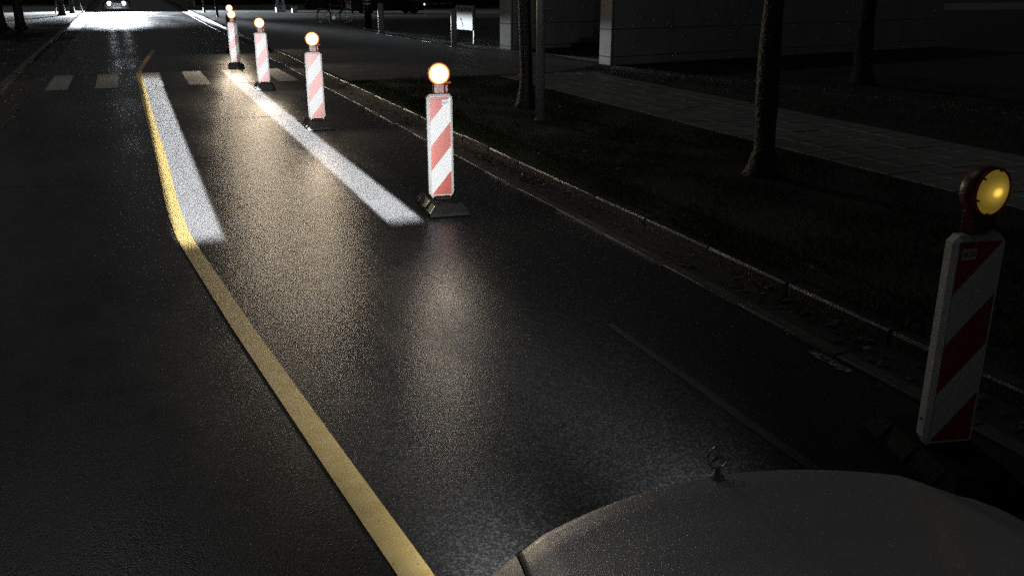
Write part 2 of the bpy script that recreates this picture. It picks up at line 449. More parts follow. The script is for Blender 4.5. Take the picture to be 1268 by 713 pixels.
wall('concrete_wall', 'concrete panel wall standing further back behind the thin dark trunk', (10.82, 26.75), R(12), 12, .62, [-.05, .10, .76, 1.95, 3.2], 2.9, 2.0)
st = thing('entrance_step', 'dark low entrance step in the gap between two concrete walls', 'step', (12.9, 25.3, ZV), R(10))
MB().box((1.6, .6, .08), (3.2, 1.2, .16), bev=.01).build('lower_step', 'joint', st)
MB().box((1.9, .9, .22), (3.0, .9, .10), bev=.01).build('tread', 'slab', st)

# ================================================================== TREES
def crown_mesh(rad, n, seed):
    rnd = random.Random(seed); V = []; F = []
    clumps = [(Vector((rnd.gauss(0, .5), rnd.gauss(0, .5), rnd.gauss(0, .45))) * rad, rnd.uniform(.2, .42) * rad) for _ in range(26)]
    for _ in range(n):
        c, r = rnd.choice(clumps)
        p = c + Vector((rnd.gauss(0, .5), rnd.gauss(0, .5), rnd.gauss(0, .4))) * r
        a = Vector((rnd.gauss(0, 1), rnd.gauss(0, 1), rnd.gauss(0, 1))).normalized() * .09
        b = a.orthogonal().normalized() * .05
        k = len(V); V += [p - a, p + b, p + a, p - b]; F.append((k, k + 1, k + 2, k + 3))
    me = bpy.data.meshes.new('crown'); me.from_pydata(V, [], F); me.materials.append(M['leaf']); return me
CR = [crown_mesh(1.9, 1800, 1), crown_mesh(1.0, 900, 2)]
def tree(label, loc, r, lean=(0, 0), h=4.2, bark='bark', crown=0, group=None, seed=0, name='street_tree'):
    rnd = random.Random(seed)
    t = thing(name, label, 'tree', (loc[0], loc[1], ZV - .01), 0, group)
    pts = []; rads = []
    wob = lambda z: Vector((lean[0] * z + .03 * r / .13 * math.sin(z * 2.1 + seed), lean[1] * z + .03 * r / .13 * math.cos(z * 1.7 + seed), z))
    for i in range(15):
        z = -.05 + (h + .05) * (i / 14) ** 1.3
        pts.append(wob(z)); fl = 1 + .9 * math.exp(-max(z, 0) / .09) if r > .1 else 1 + .3 * math.exp(-max(z, 0) / .05)
        rads.append(r * fl * (1 - .35 * max(z, 0) / h) * rnd.uniform(.9, 1.1))
    MB().tube(pts, rads, 14).build('trunk', bark, t, True)
    lb = MB(); top = pts[-1]
    for k in range(7):
        a = k * .9 + seed; z0 = h * (.62 + .05 * k); s = wob(z0)
        e = s + Vector((math.cos(a), math.sin(a), .9)) * h * .28
        lb.tube([s, (s + e) / 2 + Vector((0, 0, .12)), e], [r * .4, r * .25, r * .1], 6)
    lb.build('limbs', bark, t, True)
    put('crown', CR[crown], t, tuple(top + Vector((0, 0, .9 if crown == 0 else .6))), seed * 1.3)
    return t
tree('thin dark trunk beside the grey post, in front of the far concrete wall', (6.08, 14.45), .115, (.0, .0), 4.6, seed=1)
tree('dark trunk with flared foot between kerb and footpath, right of the grey post', (6.32, 8.3), .125, (.012, .0), 4.4, seed=2)
tree('almost black trunk on the lawn behind the footpath at right', (13.9, 15.2), .2, (.0, .0), 5, seed=3)
tree('leaning dark trunk at the top left picture corner', (-4.75, 45.2), .21, (-.10, 0), 5, seed=4)
tree('leaning dark trunk on the left verge, nearer the road of two', (-4.15, 46.2), .19, (-.10, 0), 5, seed=5)
for i, (x, y, nm) in enumerate([(3.55, 75, 'farthest'), (3.99, 71, 'second farthest'), (4.27, 64.3, 'second nearest'), (4.23, 56.3, 'nearest')]):
    tree('slender young roadside tree, %s of the four behind the far beacons' % nm, (max(x, XR + .45) + .1 * i, y), .07, (-.02, 0), 3.4, 'youngbark', 1, 'young trees along the right kerb', 6 + i, 'young_tree')
tree('straight dark trunk beside the far notice board at left', (-3.35, 62), .17, (-.03, 0), 4.5, seed=12)
tree('slimmer dark trunk just behind the far notice board at left', (-3.0, 66), .13, (-.02, 0), 4.5, seed=13)

# ================================================================== STREET FURNITURE
po = thing('metal_post', 'tall slim grey metal post standing in grass beside a dark trunk', 'post', (5.68, 12.9, ZV))
MB().lathe([(.068, -.05), (.068, 3.6)], 20).build('tube', 'greypost', po, True)
MB().lathe([(.072, 3.6), (.072, 3.63), (.02, 3.66)], 20).build('cap', 'greypost', po, True)
MB().lathe([(.085, -.02), (.085, .03), (.07, .05)], 20).build('foot_collar', 'greypost', po, True)

def bollard(label, loc, r, h, mat, bands=()):
    t = thing('bollard', label, 'bollard', (*loc, ZV))
    MB().lathe([(r, -.04), (r, h * .86), (r * .96, h * .87), (r * .96, h * .9), (r, h * .91), (r * .93, h * .97), (r * .6, h)], 20).build('shaft', mat, t, True)
    MB().lathe([(r * 1.25, -.02), (r * 1.25, .02), (r * 1.02, .035)], 20).build('foot_ring', mat, t, True)
    for z0, z1 in bands: MB().lathe([(r * 1.03, z0), (r * 1.03, z1)], 20).build('band', 'whiteband', t, True)
    return t
bollard('pale round bollard at the corner of the far grass, left of two', (9.34, 36.8), .12, 1.15, 'bollard')
bollard('pale round bollard standing directly in front of the notice board', (9.6, 28.6), .095, 1.14, 'bollard')
bollard('black post with pale bands beside the far pale bollard', (9.85, 41.1), .16, 1.5, 'blackpost', ((.98, 1.06), (1.14, 1.2)))
nb = thing('notice_board', 'white notice board on two steel legs behind a pale bollard', 'sign', (10.55, 30.2, ZV), R(-82))
for sx in (-.62, .62): MB().box((sx, 0, .6), (.07, .07, 1.24), bev=.006).build('leg', 'steel', nb)
bd = MB().box((0, -.03, .82), (1.16, .03, .78), bev=.004).build('board', 'signwhite', nb)
MB().box((0, -.048, 1.08), (1.0, .004, .2)).build('header', 'signgrey', bd)
MB().box((0, -.048, .95), (1.1, .004, .015)).build('rule', 'ink', bd)
MB().poly([(-.42, -.05, .80), (-.28, -.05, .80), (-.10, -.05, .55), (-.24, -.05, .52)], (0, .003, 0)).build('printed_figure', 'signgrey', bd)

cab = thing('far_notice_board', 'dark notice board on splayed legs at the far left roadside', 'sign', (-3.15, 65.5, ZV))
MB().box((0, 0, 1.45), (1.5, .12, 1.15), bev=.02).build('board', 'darkcab', cab)
for sx in (-1, 1): MB().tube([(sx * .78, 0, -.03), (sx * .68, 0, .5), (sx * .66, 0, 1.95)], .04, 8).build('leg', 'darkcab', cab, True)

uc = thing('utility_cabinet', 'white slatted cabinet on a block foot far behind the beacons', 'cabinet', (9.45, 63.4, ZV))
MB().box((0, 0, .21), (.62, .4, .42), bev=.02).build('foot_block', 'whiteband', uc)
MB().box((0, 0, 1.0), (.56, .34, 1.15), bev=.02).build('body', 'darkcab', uc)
for sx in (-.19, .19): MB().box((sx, -.185, 1.0), (.13, .03, 1.14), bev=.006).build('door_strip', 'whiteband', uc)
MB().box((0, -.21, .26), (.12, .03, .16), bev=.004).build('vent', 'darkcab', uc)
sb = thing('cable_box', 'small white box on the ground right of the slatted cabinet', 'box', (10.1, 61.9, ZV))
MB().box((0, 0, .17), (.34, .3, .34), bev=.02).build('body', 'whiteband', sb)
MB().box((0, 0, .36), (.38, .34, .04), bev=.01).build('lid', 'whiteband', sb)

# bicycle
def bicycle(loc, rz):
    t = thing('bicycle', 'bicycle parked at the edge of the far paving', 'bicycle', (*loc, ZV + .006), rz)
    for x in (-.54, .54):
        wh = MB().torus((x, 0, .345), .33, .017, 'Y', 28, 6).build('wheel', 'tyre', t, True)
        MB().torus((x, 0, .345), .305, .009, 'Y', 28, 5).build('rim', 'chrome', wh, True)
        b = MB()
        for k in range(14):
            a = k * math.pi / 7; b.tube([(x, .01 * (-1) ** k, .345), (x + .3 * math.cos(a), 0, .345 + .3 * math.sin(a))], .0022, 4)
        b.build('spokes', 'chrome', wh)
        MB().lathe([(.022, -.05), (.022, .05)], 10, 'Y', (x, 0, .345)).build('hub', 'chrome', wh)
    fr = MB()
    bb, st_, hd, hu = (-.08, 0, .29), (-.22, 0, .80), (.36, 0, .84), (.38, 0, .72)
    for a, b in ((bb, st_), (bb, hu), (st_, hd), (hd, hu)): fr.tube([a, b], .016, 8)
    for s in (-.05, .05):
        fr.tube([(-.54, s, .345), bb], .01, 6); fr.tube([(-.54, s, .345), st_], .009, 6)
    fr.build('frame', 'steel', t, True)
    fk = MB()
    for s in (-.05, .05): fk.tube([hu, (.42, s, .6), (.54, s, .345)], .011, 6)
    fk.build('fork', 'steel', t, True)
    MB().tube([(.24, -.29, 1.02), (.34, -.2, 1.03), (.36, 0, 1.0), (.34, .2, 1.03), (.24, .29, 1.02)], .012, 6).build('handlebar', 'chrome', t, True)
    MB().tube([hd, (.36, 0, 1.0)], .014, 6).build('stem', 'chrome', t, True)
    MB().tube([st_, (-.25, 0, .93)], .014, 6).build('seat_post', 'chrome', t, True)
    MB().grid(7, 5, lambda u, v: Vector((-.38 + .27 * u, (v - .5) * (.17 - .12 * u), .95 - .05 * (2 * v - 1) ** 2 - .01 * u))).build('saddle', 'blackpost', t, True)
    ck = MB().lathe([(.085, -.055), (.085, -.048)], 18, 'Y', bb).tube([bb, (-.08 + .15, -.08, .22)], .01, 6).tube([bb, (-.08 - .15, .08, .36)], .01, 6)
    ck.build('crankset', 'chrome', t)
    for s, (px, pz) in ((-1, (.07, .22)), (1, (-.23, .36))): MB().box((px, s * .12, pz), (.09, .08, .02)).build('pedal', 'blackpost', t)
    MB().box((-.75, 0, .72), (.02, .06, .05), bev=.005).build('rear_reflector', 'whiteband', t)
    for x, a0 in ((-.54, .2), (.54, .5)):
        MB().tube([(x + .365 * math.cos(a), 0, .345 + .365 * math.sin(a)) for a in [a0 + i * 2.5 / 10 for i in range(11)]], .02, 6).build('mudguard', 'greypost', t, True)
    MB().tube([(-.3, .06, .3), (-.36, .22, .01)], .008, 6).build('kickstand', 'chrome', t)
    return t
bicycle((9.35, 45.6), R(-14))

# striped tape strung between stakes beyond the side street
tp = thing('barrier_tape', 'red and white barrier tape strung low beyond the far side street', 'barrier tape', (15.3, 66.2, ZV))
for i in range(3): MB().tube([(i * 3.4, 0, -.04), (i * 3.4, 0, .55)], .018, 8).build('stake', 'steel', tp, True)
for i in range(24):
    x0 = i * 6.8 / 24; sag = lambda x: .36 - .06 * math.sin(math.pi * ((x % 3.4) / 3.4))
    x1 = x0 + 6.8 / 24
    z0, z1 = sag(x0), sag(x1 - 1e-4)
    MB().poly([(x0, -.02, z0), (x1, -.02, z1), (x1, -.02, z1 + .08), (x0, -.02, z0 + .08)], (0, .003, 0)).build('tape_band', 'board_white' if i % 2 else 'board_red', tp)

# edging stones round the far grass
ed = struct('forecourt_edging', MB().box((9.42, 35, .03), (.04, 13, .06), rz=0.), 'bed')
EST = MB().box((0, 0, 0), (.10, .94, .16), bev=.012).mesh('edging_stone', 'kerb')
for k in range(14):
    y = 28.4 + k; x = 9.76 - .55 * min(1, (y - 28.4) / 9)
    put('edging_stone', EST, ed, (x, y, ZV - .065 + random.uniform(-.006, .008)), R(3 if y < 37 else 0) + random.uniform(-.02, .02))

# hedges closing the view
def hedge(label, x0, x1, y, h, seed):
    rnd = random.Random(seed); t = thing('hedge', label, 'hedge', ((x0 + x1) / 2, y, ZV)); L = x1 - x0
    b = MB(); b.grid(int(L * 2), 14, lambda u, v: Vector(((u - .5) * L, .55 * math.cos(math.pi * v) + rnd.uniform(-.1, .1), max(-.05, h * math.sin(math.pi * v) ** .5 + rnd.uniform(-.12, .1)))))
    b.build('foliage_core', 'hedge', t)
    V = []; F = []
    for _ in range(int(L * 160)):
        vv = rnd.random(); p = Vector(((rnd.random() - .5) * L, .6 * math.cos(math.pi * vv), h * math.sin(math.pi * vv) ** .5 + rnd.uniform(-.1, .15)))
        a = Vector((rnd.gauss(0, 1), rnd.gauss(0, 1), rnd.gauss(0, 1))).normalized() * .07; c = a.orthogonal().normalized() * .04
        k = len(V); V += [p - a, p + c, p + a, p - c]; F.append((k, k + 1, k + 2, k + 3))
    me = bpy.data.meshes.new('leaves'); me.from_pydata(V, [], F); me.materials.append(M['blade']); put('leaves', me, t)
hedge('dark clipped hedge beyond the left side street', -34, -4, 90, 1.6, 1)
hedge('dark clipped hedge along the road beyond the young trees', 5.5, 30, 84, 1.6, 2)
hedge('dark hedge behind the parked dark car at the top edge', 12, 34, 68.5, 1.5, 3)

# ================================================================== CARS
def interp(tab, x):
    if x <= tab[0][0]: return tab[0][1]
    for (a, va), (b, vb) in zip(tab, tab[1:]):
        if x <= b:
            t = (x - a) / (b - a); t = t * t * (3 - 2 * t) * .35 + t * .65; return va + (vb - va) * t
    return tab[-1][1]
ZC = [(.0, .60), (.03, .67), (.065, .725), (.11, .76), (.22, .785), (.55, .825), (.9, .875), (1.4, .925), (1.6, .94)]
def ztop(x, d):
    a = abs(x); xc = .55 + .09 * min(d, 1.4) / 1.4
    z = interp(ZC, d - .34 * min(a, .72) ** 2) - .03 * (min(a, xc) / .6) ** 2
    if a > xc: z -= (a - xc) * .34 + max(0., a - .76) ** 2 * 2.5
    return z
def halfw(d):
    t = min(1., max(0., 1 - (d - .16) / .75)); w_ = .90 - .09 * t ** 2.2
    t2 = max(0., (d - 3.9) / .8); return w_ - .16 * t2 ** 2
def car(name, label, loc, rz, paint, ornament=False, wagon=False, lamp='head_own', L=4.7, lampsize=1.):
    t = thing(name, label, 'car', loc, rz)
    ds = [.0, .06, .14, .25, .4, .6, .85, 1.1, 1.4, 1.7, 2.2, 2.8, 3.3, 3.8, 4.2, 4.5, 4.7]
    def belt(d): return interp([(0, .60), (.3, .70), (.7, .755), (1.4, .86), (2.2, .92), (3.4, .95), (4.3, .93), (4.7, .86)], d)
    # side and lower body
    prof = [(.86, .20), (.97, .30), (1.0, .48), (.995, .62), (.97, .80), (.93, 1.0)]   # width factor, height factor
    for sx in (-1, 1):
        b = MB()
        def fn(u, v, sx=sx):
            d = .2 + u * 4.5; i = v * (len(prof) - 1); k = min(int(i), len(prof) - 2); f = i - k
            wf = prof[k][0] * (1 - f) + prof[k + 1][0] * f
            hw = halfw(d)
            if v >= .999: zz = ztop(.93 * hw, d) if d < 1.55 else belt(d)
            else:
                zt = ztop(.93 * hw, d) if d < 1.55 else belt(d)
                hf = prof[k][1] * (1 - f) + prof[k + 1][1] * f
                zz = .2 + (zt - .2) * (hf - .2) / .8
            # wheel arches
            for wd in (.88, 3.72):
                if abs(d - wd) < .36:
                    az = .335 + math.sqrt(max(0, .36 ** 2 - (d - wd) ** 2)) * .98
                    if zz < az: zz = az - (az - zz) * .02
            return Vector((sx * wf * hw, -d, zz))
        b.grid(95, 16, fn); b.build('side_panel', paint, t, True)
    # front face: bumper and nose up to the bonnet's front edge
    EDGE = lambda x: .085 + .34 * min(abs(x), .72) ** 2
    def face(u, v):
        sgn = u * 2 - 1; i = v * (len(prof) - 1); k = min(int(i), len(prof) - 2); f = i - k
        x = sgn * halfw(.2) * (prof[k][0] * (1 - f) + prof[k + 1][0] * f)
        yb = -.2 * (x / .74) ** 2 + .03 * math.sin(math.pi * v) * (1 - sgn * sgn)
        e = max(0., (v - .72) / .28) ** 1.6
        zE = ztop(x, EDGE(x)) - .006; hf = prof[k][1] * (1 - f) + prof[k + 1][1] * f
        return Vector((x, yb * (1 - e) - (EDGE(x) - .006) * e, .2 + (zE - .2) * (hf - .2) / .8))
    MB().grid(45, 21, face).build('front_bumper', paint, t, True)
    MB().grid(13, 7, lambda u, v: Vector(((u * 2 - 1) * halfw(4.7) * .95, -4.7 - .05 * math.sin(math.pi * v), .22 + .62 * v))).build('rear_bumper', paint, t, True)
    gr = MB().box((0, .02, .48), (.62, .03, .20), bev=.02).build('grille', 'grille', t)
    for k in range(4): MB().box((0, .036, .41 + k * .046), (.58, .014, .008)).build('grille_bar', 'chrome', gr)
    MB().box((0, .055, .28), (.5, .012, .1)).build('number_plate', 'signwhite', t)
    # bonnet with thickness, edge gap, crease lines
    BW = lambda d: .615 + .15 * min(d, 1.4) / 1.4
    def bon(u, v):
        s = u * 2 - 1
        x = s * BW(.3); d0 = EDGE(x); d = d0 + (1.46 - .10 * (1 - s * s) - d0) * v if v > 0 else d0
        x = s * BW(d)
        lip = .010 * math.exp(-(d - d0) / .012)
        return Vector((x, -d, ztop(x, d) + .002 - lip * .6))
    b = MB(); b.grid(81, 46, bon)
    bo = b.build('bonnet', paint, t, True)
    so = bo.modifiers.new('t', 'SOLIDIFY'); so.thickness = .012; so.offset = -1
    # fender tops outside the bonnet
    for sx in (-1, 1):
        MB().grid(9, 50, lambda u, v: (lambda d: (lambda xa, xb: (lambda x: Vector((sx * x, -d, ztop(x, d))))(xa + (xb - xa) * u))(BW(d) + .003, halfw(d) * .932))(.245 + 1.305 * v)).build('fender', paint, t, True)
        MB().grid(3, 30, lambda u, v: (lambda d: Vector((sx * (BW(d) - .02 + .05 * u), -d, ztop(BW(d), d) - .03)))(.3 + 1.2 * v)).build('gap_trim', 'grille', t)
    # cabin
    ys = -1.42
    wsb, wst, rft, rlb = 1.42, 2.15, 3.05 if not wagon else 4.1, 3.95 if not wagon else 4.5
    zr = 1.42
    def xw(z): return .82 - (z - .92) * .42
    cowl = lambda s: .93 - .04 * s * s
    MB().grid(15, 8, lambda u, v: (lambda s, z: Vector((s * xw(z), -(wsb + .08 * s * s + (wst - wsb) * v), z)))(u * 2 - 1, (cowl(u * 2 - 1)) * (1 - v) + zr * v - .0)).build('windscreen', 'glass', t, True)
    MB().grid(15, 10, lambda u, v: (lambda s: Vector((s * xw(zr) * 1.0, -(wst + .08 * s * s * (1 - v) + (rft - wst) * v), zr + .05 * math.sin(math.pi * (.15 + .7 * v)) * (1 - .6 * s * s) - .022)))(u * 2 - 1)).build('roof', paint, t, True)
    MB().grid(13, 7, lambda u, v: (lambda s, z: Vector((s * xw(z), -(rft + (rlb - rft) * v), z)))(u * 2 - 1, zr * (1 - v) + .97 * v)).build('rear_window', 'glass', t, True)
    for sx in (-1, 1):
        MB().grid(14, 5, lambda u, v: (lambda z: (lambda a, b_: Vector((sx * (xw(z) + .004), -(a + (b_ - a) * u), z)))(wsb + .08 + (wst - wsb) * v, rlb + (rft - rlb) * v))(.90 + (zr - .90) * v)).build('side_window', 'glass', t, True)
        MB().box((sx * .985, -1.75, .98), (.19, .10, .13), bev=.03).build('mirror', paint, t, True)
        MB().tube([(sx * .86, -1.72, .93), (sx * .93, -1.74, .95)], .02, 6).build('mirror_arm', 'grille', t)
        MB().box((sx * .862, -2.35, .80), (.03, .2, .025), bev=.006).build('door_handle', 'chrome', t)
        # head lamp
        hl = MB().grid(12, 7, lambda u, v: (lambda x, z: Vector((sx * x, .016 - .2 * (x / .74) ** 2 + .02 * (1 - (x / .74) ** 2), z)))(.34 + .27 * u * 1.0, .50 + .10 * v - .03 * (1 - u))).build('headlight', 'glass', t, True)
        MB().lathe([(.052 * lampsize, .0), (.052 * lampsize, .012)], 18, 'Y', (sx * .46, -.042, .55)).build('headlamp_lens', lamp, hl)
        MB().box((sx * .66, -4.742, .74), (.3, .03, .12), bev=.012).build('tail_light', 'board_red', t)
        for wd in (.88, 3.72):
            wh = MB().lathe([(.20, -.1), (.30, -.105), (.325, -.085), (.33, 0), (.325, .085), (.30, .105), (.20, .1)], 28, 'X', (sx * .79, -wd, .33)).build('wheel', 'tyre', t, True)
            rm = MB().lathe([(.205, .0), (.205, .1 * sx), (.19, .105 * sx), (.17, .06 * sx), (.05, .075 * sx), (.03, .09 * sx)], 24, 'X', (sx * .79, -wd, .33)); rm.build('rim', 'rim', wh, True)
    MB().box((0, -4.72 + .0, .55), (1.5, .02, .02)).build('boot_line', 'grille', t)
    MB().grid(13, 8, lambda u, v: (lambda s, d: Vector((s * halfw(d) * .93, -d, belt(d) + .03 * (1 - s * s))))(u * 2 - 1, rlb + (4.7 - rlb) * v)).build('boot_lid', paint, t, True)
    MB().box((0, -2.4, .26), (1.5, 4.0, .12)).build('underbody', 'grille', t)
    if ornament:
        zb = ztop(0, .135) + .006
        orn = MB().lathe([(.022, -.004), (.022, .004), (.012, .010), (.007, .03)], 16, 'Z', (0, -.135, zb)).build('hood_ornament', 'chrome', t, True)
        zc = zb + .066
        MB().torus((0, -.135, zc), .036, .0032, 'Y', 36, 8).build('ring', 'chrome', orn, True)
        b = MB()
        c = Vector((0, -.135, zc))
        for k in range(3):
            a = math.pi / 2 + k * 2 * math.pi / 3
            tip = c + Vector((math.cos(a), 0, math.sin(a))) * .036
            side = Vector((-math.sin(a), 0, math.cos(a))) * .0075
            for sgn in (-1, 1):
                b.poly([c + Vector((0, sgn * .004, 0)), c + Vector((math.cos(a + 1.05), 0, math.sin(a + 1.05))) * .0085, tip])
                b.poly([c + Vector((0, sgn * .004, 0)), c + Vector((math.cos(a - 1.05), 0, math.sin(a - 1.05))) * .0085, tip])
        b.build('three_pointed_star', 'chrome', orn)
    return t

# ---- beam-shaped lamps -------------------------------------------------------
def beam(name, loc, rot, energy, size_deg, color, shape, parent=None, radius=.03):
    l = bpy.data.lights.new(name, 'SPOT'); l.energy = energy; l.spot_size = R(size_deg); l.spot_blend = .35
    l.color = color; l.shadow_soft_size = radius; l.use_nodes = True
    t = l.node_tree; em = t.nodes['Emission']
    def m(op, a, b=None, c=None):
        x = t.nodes.new('ShaderNodeMath'); x.operation = op
        for i, v in enumerate((a, b, c)):
            if v is None: continue
            if isinstance(v, (int, float)): x.inputs[i].default_value = v
            else: t.links.new(v, x.inputs[i])
        return x.outputs[0]
    def sstep(v, a, b):
        x = t.nodes.new('ShaderNodeMapRange'); x.interpolation_type = 'SMOOTHSTEP'
        t.links.new(v, x.inputs['Value']); x.inputs['From Min'].default_value = a; x.inputs['From Max'].default_value = b; return x.outputs[0]
    tc = t.nodes.new('ShaderNodeTexCoord'); sep = t.nodes.new('ShaderNodeSeparateXYZ'); t.links.new(tc.outputs['Normal'], sep.inputs[0])
    a = m('MULTIPLY', m('DIVIDE', sep.outputs[0], sep.outputs[2]), -1.)
    b = m('MULTIPLY', m('DIVIDE', sep.outputs[1], sep.outputs[2]), -1.)
    t.links.new(shape(m, sstep, a, b), em.inputs['Strength'])
    o = bpy.data.objects.new(name, l); COL.objects.link(o); o.location = loc; o.rotation_euler = rot
    if parent: o.parent = parent
    return o

# the photographer's car: nose in the bottom right of the picture
CAR_RZ = R(-6)
ORG = Vector((1.458, 2.105, 0))
own = car('grey_car', 'rain-beaded grey car bonnet with a star ornament in the lower right', tuple(ORG), CAR_RZ, 'paint_grey', True)
# two headlamps: soft hot spot plus a bright guide strip thrown on the road on each side of the car's width
LZ = .56
def base_shape(m, ss, a, b):
    r2 = m('ADD', m('MULTIPLY', a, a), m('MULTIPLY', b, b))
    hot = m('MULTIPLY', m('DIVIDE', OWN_A, m('ADD', r2, .0005)), m('SUBTRACT', 1., ss(r2, .04, .25)))
    wide = m('MULTIPLY', OWN_W, m('POWER', 2.718, m('MULTIPLY', -1., m('POWER', m('DIVIDE', m('SUBTRACT', a, .12), .33), 2.))))
    return m('MULTIPLY', m('ADD', hot, wide), 1 / 1200.)
def strip_shape(xl, yl, x0, x1):
    y0, y1 = 8.18 - yl, 23.6 - yl
    def f(m, ss, a, b):
        nb_ = m('MAXIMUM', m('MULTIPLY', b, -1.), .001)
        D = m('DIVIDE', LZ, nb_); X = m('MULTIPLY', a, D)
        k = m('MULTIPLY', ss(X, x0 - xl - .03, x0 - xl + .03), m('SUBTRACT', 1., ss(X, x1 - xl - .03, x1 - xl + .03)))
        k = m('MULTIPLY', k, m('MULTIPLY', ss(D, y0 - .1, y0 + .1), m('SUBTRACT', 1., ss(D, y1 - 3., y1))))
        return m('MULTIPLY', m('MULTIPLY', k, 100.), m('POWER', m('DIVIDE', D, 10.), 2.7))
    return f
OWN_A, OWN_W, OWN_S = 2.2, 18., 235000.
for sx, x0, x1 in ((-1, .20, .57), (1, 2.05, 2.37)):
    p = ORG + Matrix.Rotation(CAR_RZ, 3, 'Z') @ Vector((sx * .46, .0, 0)); p.z = LZ
    beam('headlamp_beam', p, (R(90), 0, 0), 12.0 * 1200, 110, (.95, .97, 1.), base_shape, None, .02)
    beam('guide_strip_projector', p, (R(90), 0, 0), 0.12 * OWN_S, 26, (.95, .97, 1.), strip_shape(p.x, p.y, x0, x1), None, .02)

# the oncoming car
ONC = Vector((-.40, 71., 0))
onc = car('oncoming_car', 'oncoming car with blinding headlights at the far end of the road', tuple(ONC), R(180), 'paint_dark', lamp='head_hot', lampsize=2.5)
ONC_SIDE = 2.6
def onc_shape(m, ss, a, b):
    # invented pattern: low cutoff, dim centre, lobes at wall ends, glare patch on road
    cut = m('SUBTRACT', 1., ss(b, .004, .014))
    gs = m('POWER', 2.718, m('MULTIPLY', -1., m('POWER', m('DIVIDE', m('SUBTRACT', m('ABSOLUTE', a), .248), .045), 2.)))
    side = m('ADD', .0004, m('MULTIPLY', ONC_SIDE, gs))
    wd = m('ADD', .07, m('POWER', 2.718, m('MULTIPLY', -1., m('POWER', m('DIVIDE', a, .075), 2.))))
    near = m('MULTIPLY', m('MULTIPLY', 22., wd), m('SUBTRACT', 1., ss(b, -.029, -.0225)))
    return m('MULTIPLY', 5., m('ADD', m('MULTIPLY', cut, m('ADD', side, near)), .0003))
for sx in (-1, 1):
    beam('oncoming_beam', (ONC.x + sx * .46, ONC.y - .08, .56), (R(90), 0, R(180)), 6000., 150, (.86, .93, 1.), onc_shape, None, .05)

car('parked_car', 'dark car parked side-on beyond the far bollards', (17.4, 57.9, ZV), R(-88), 'paint_dark')

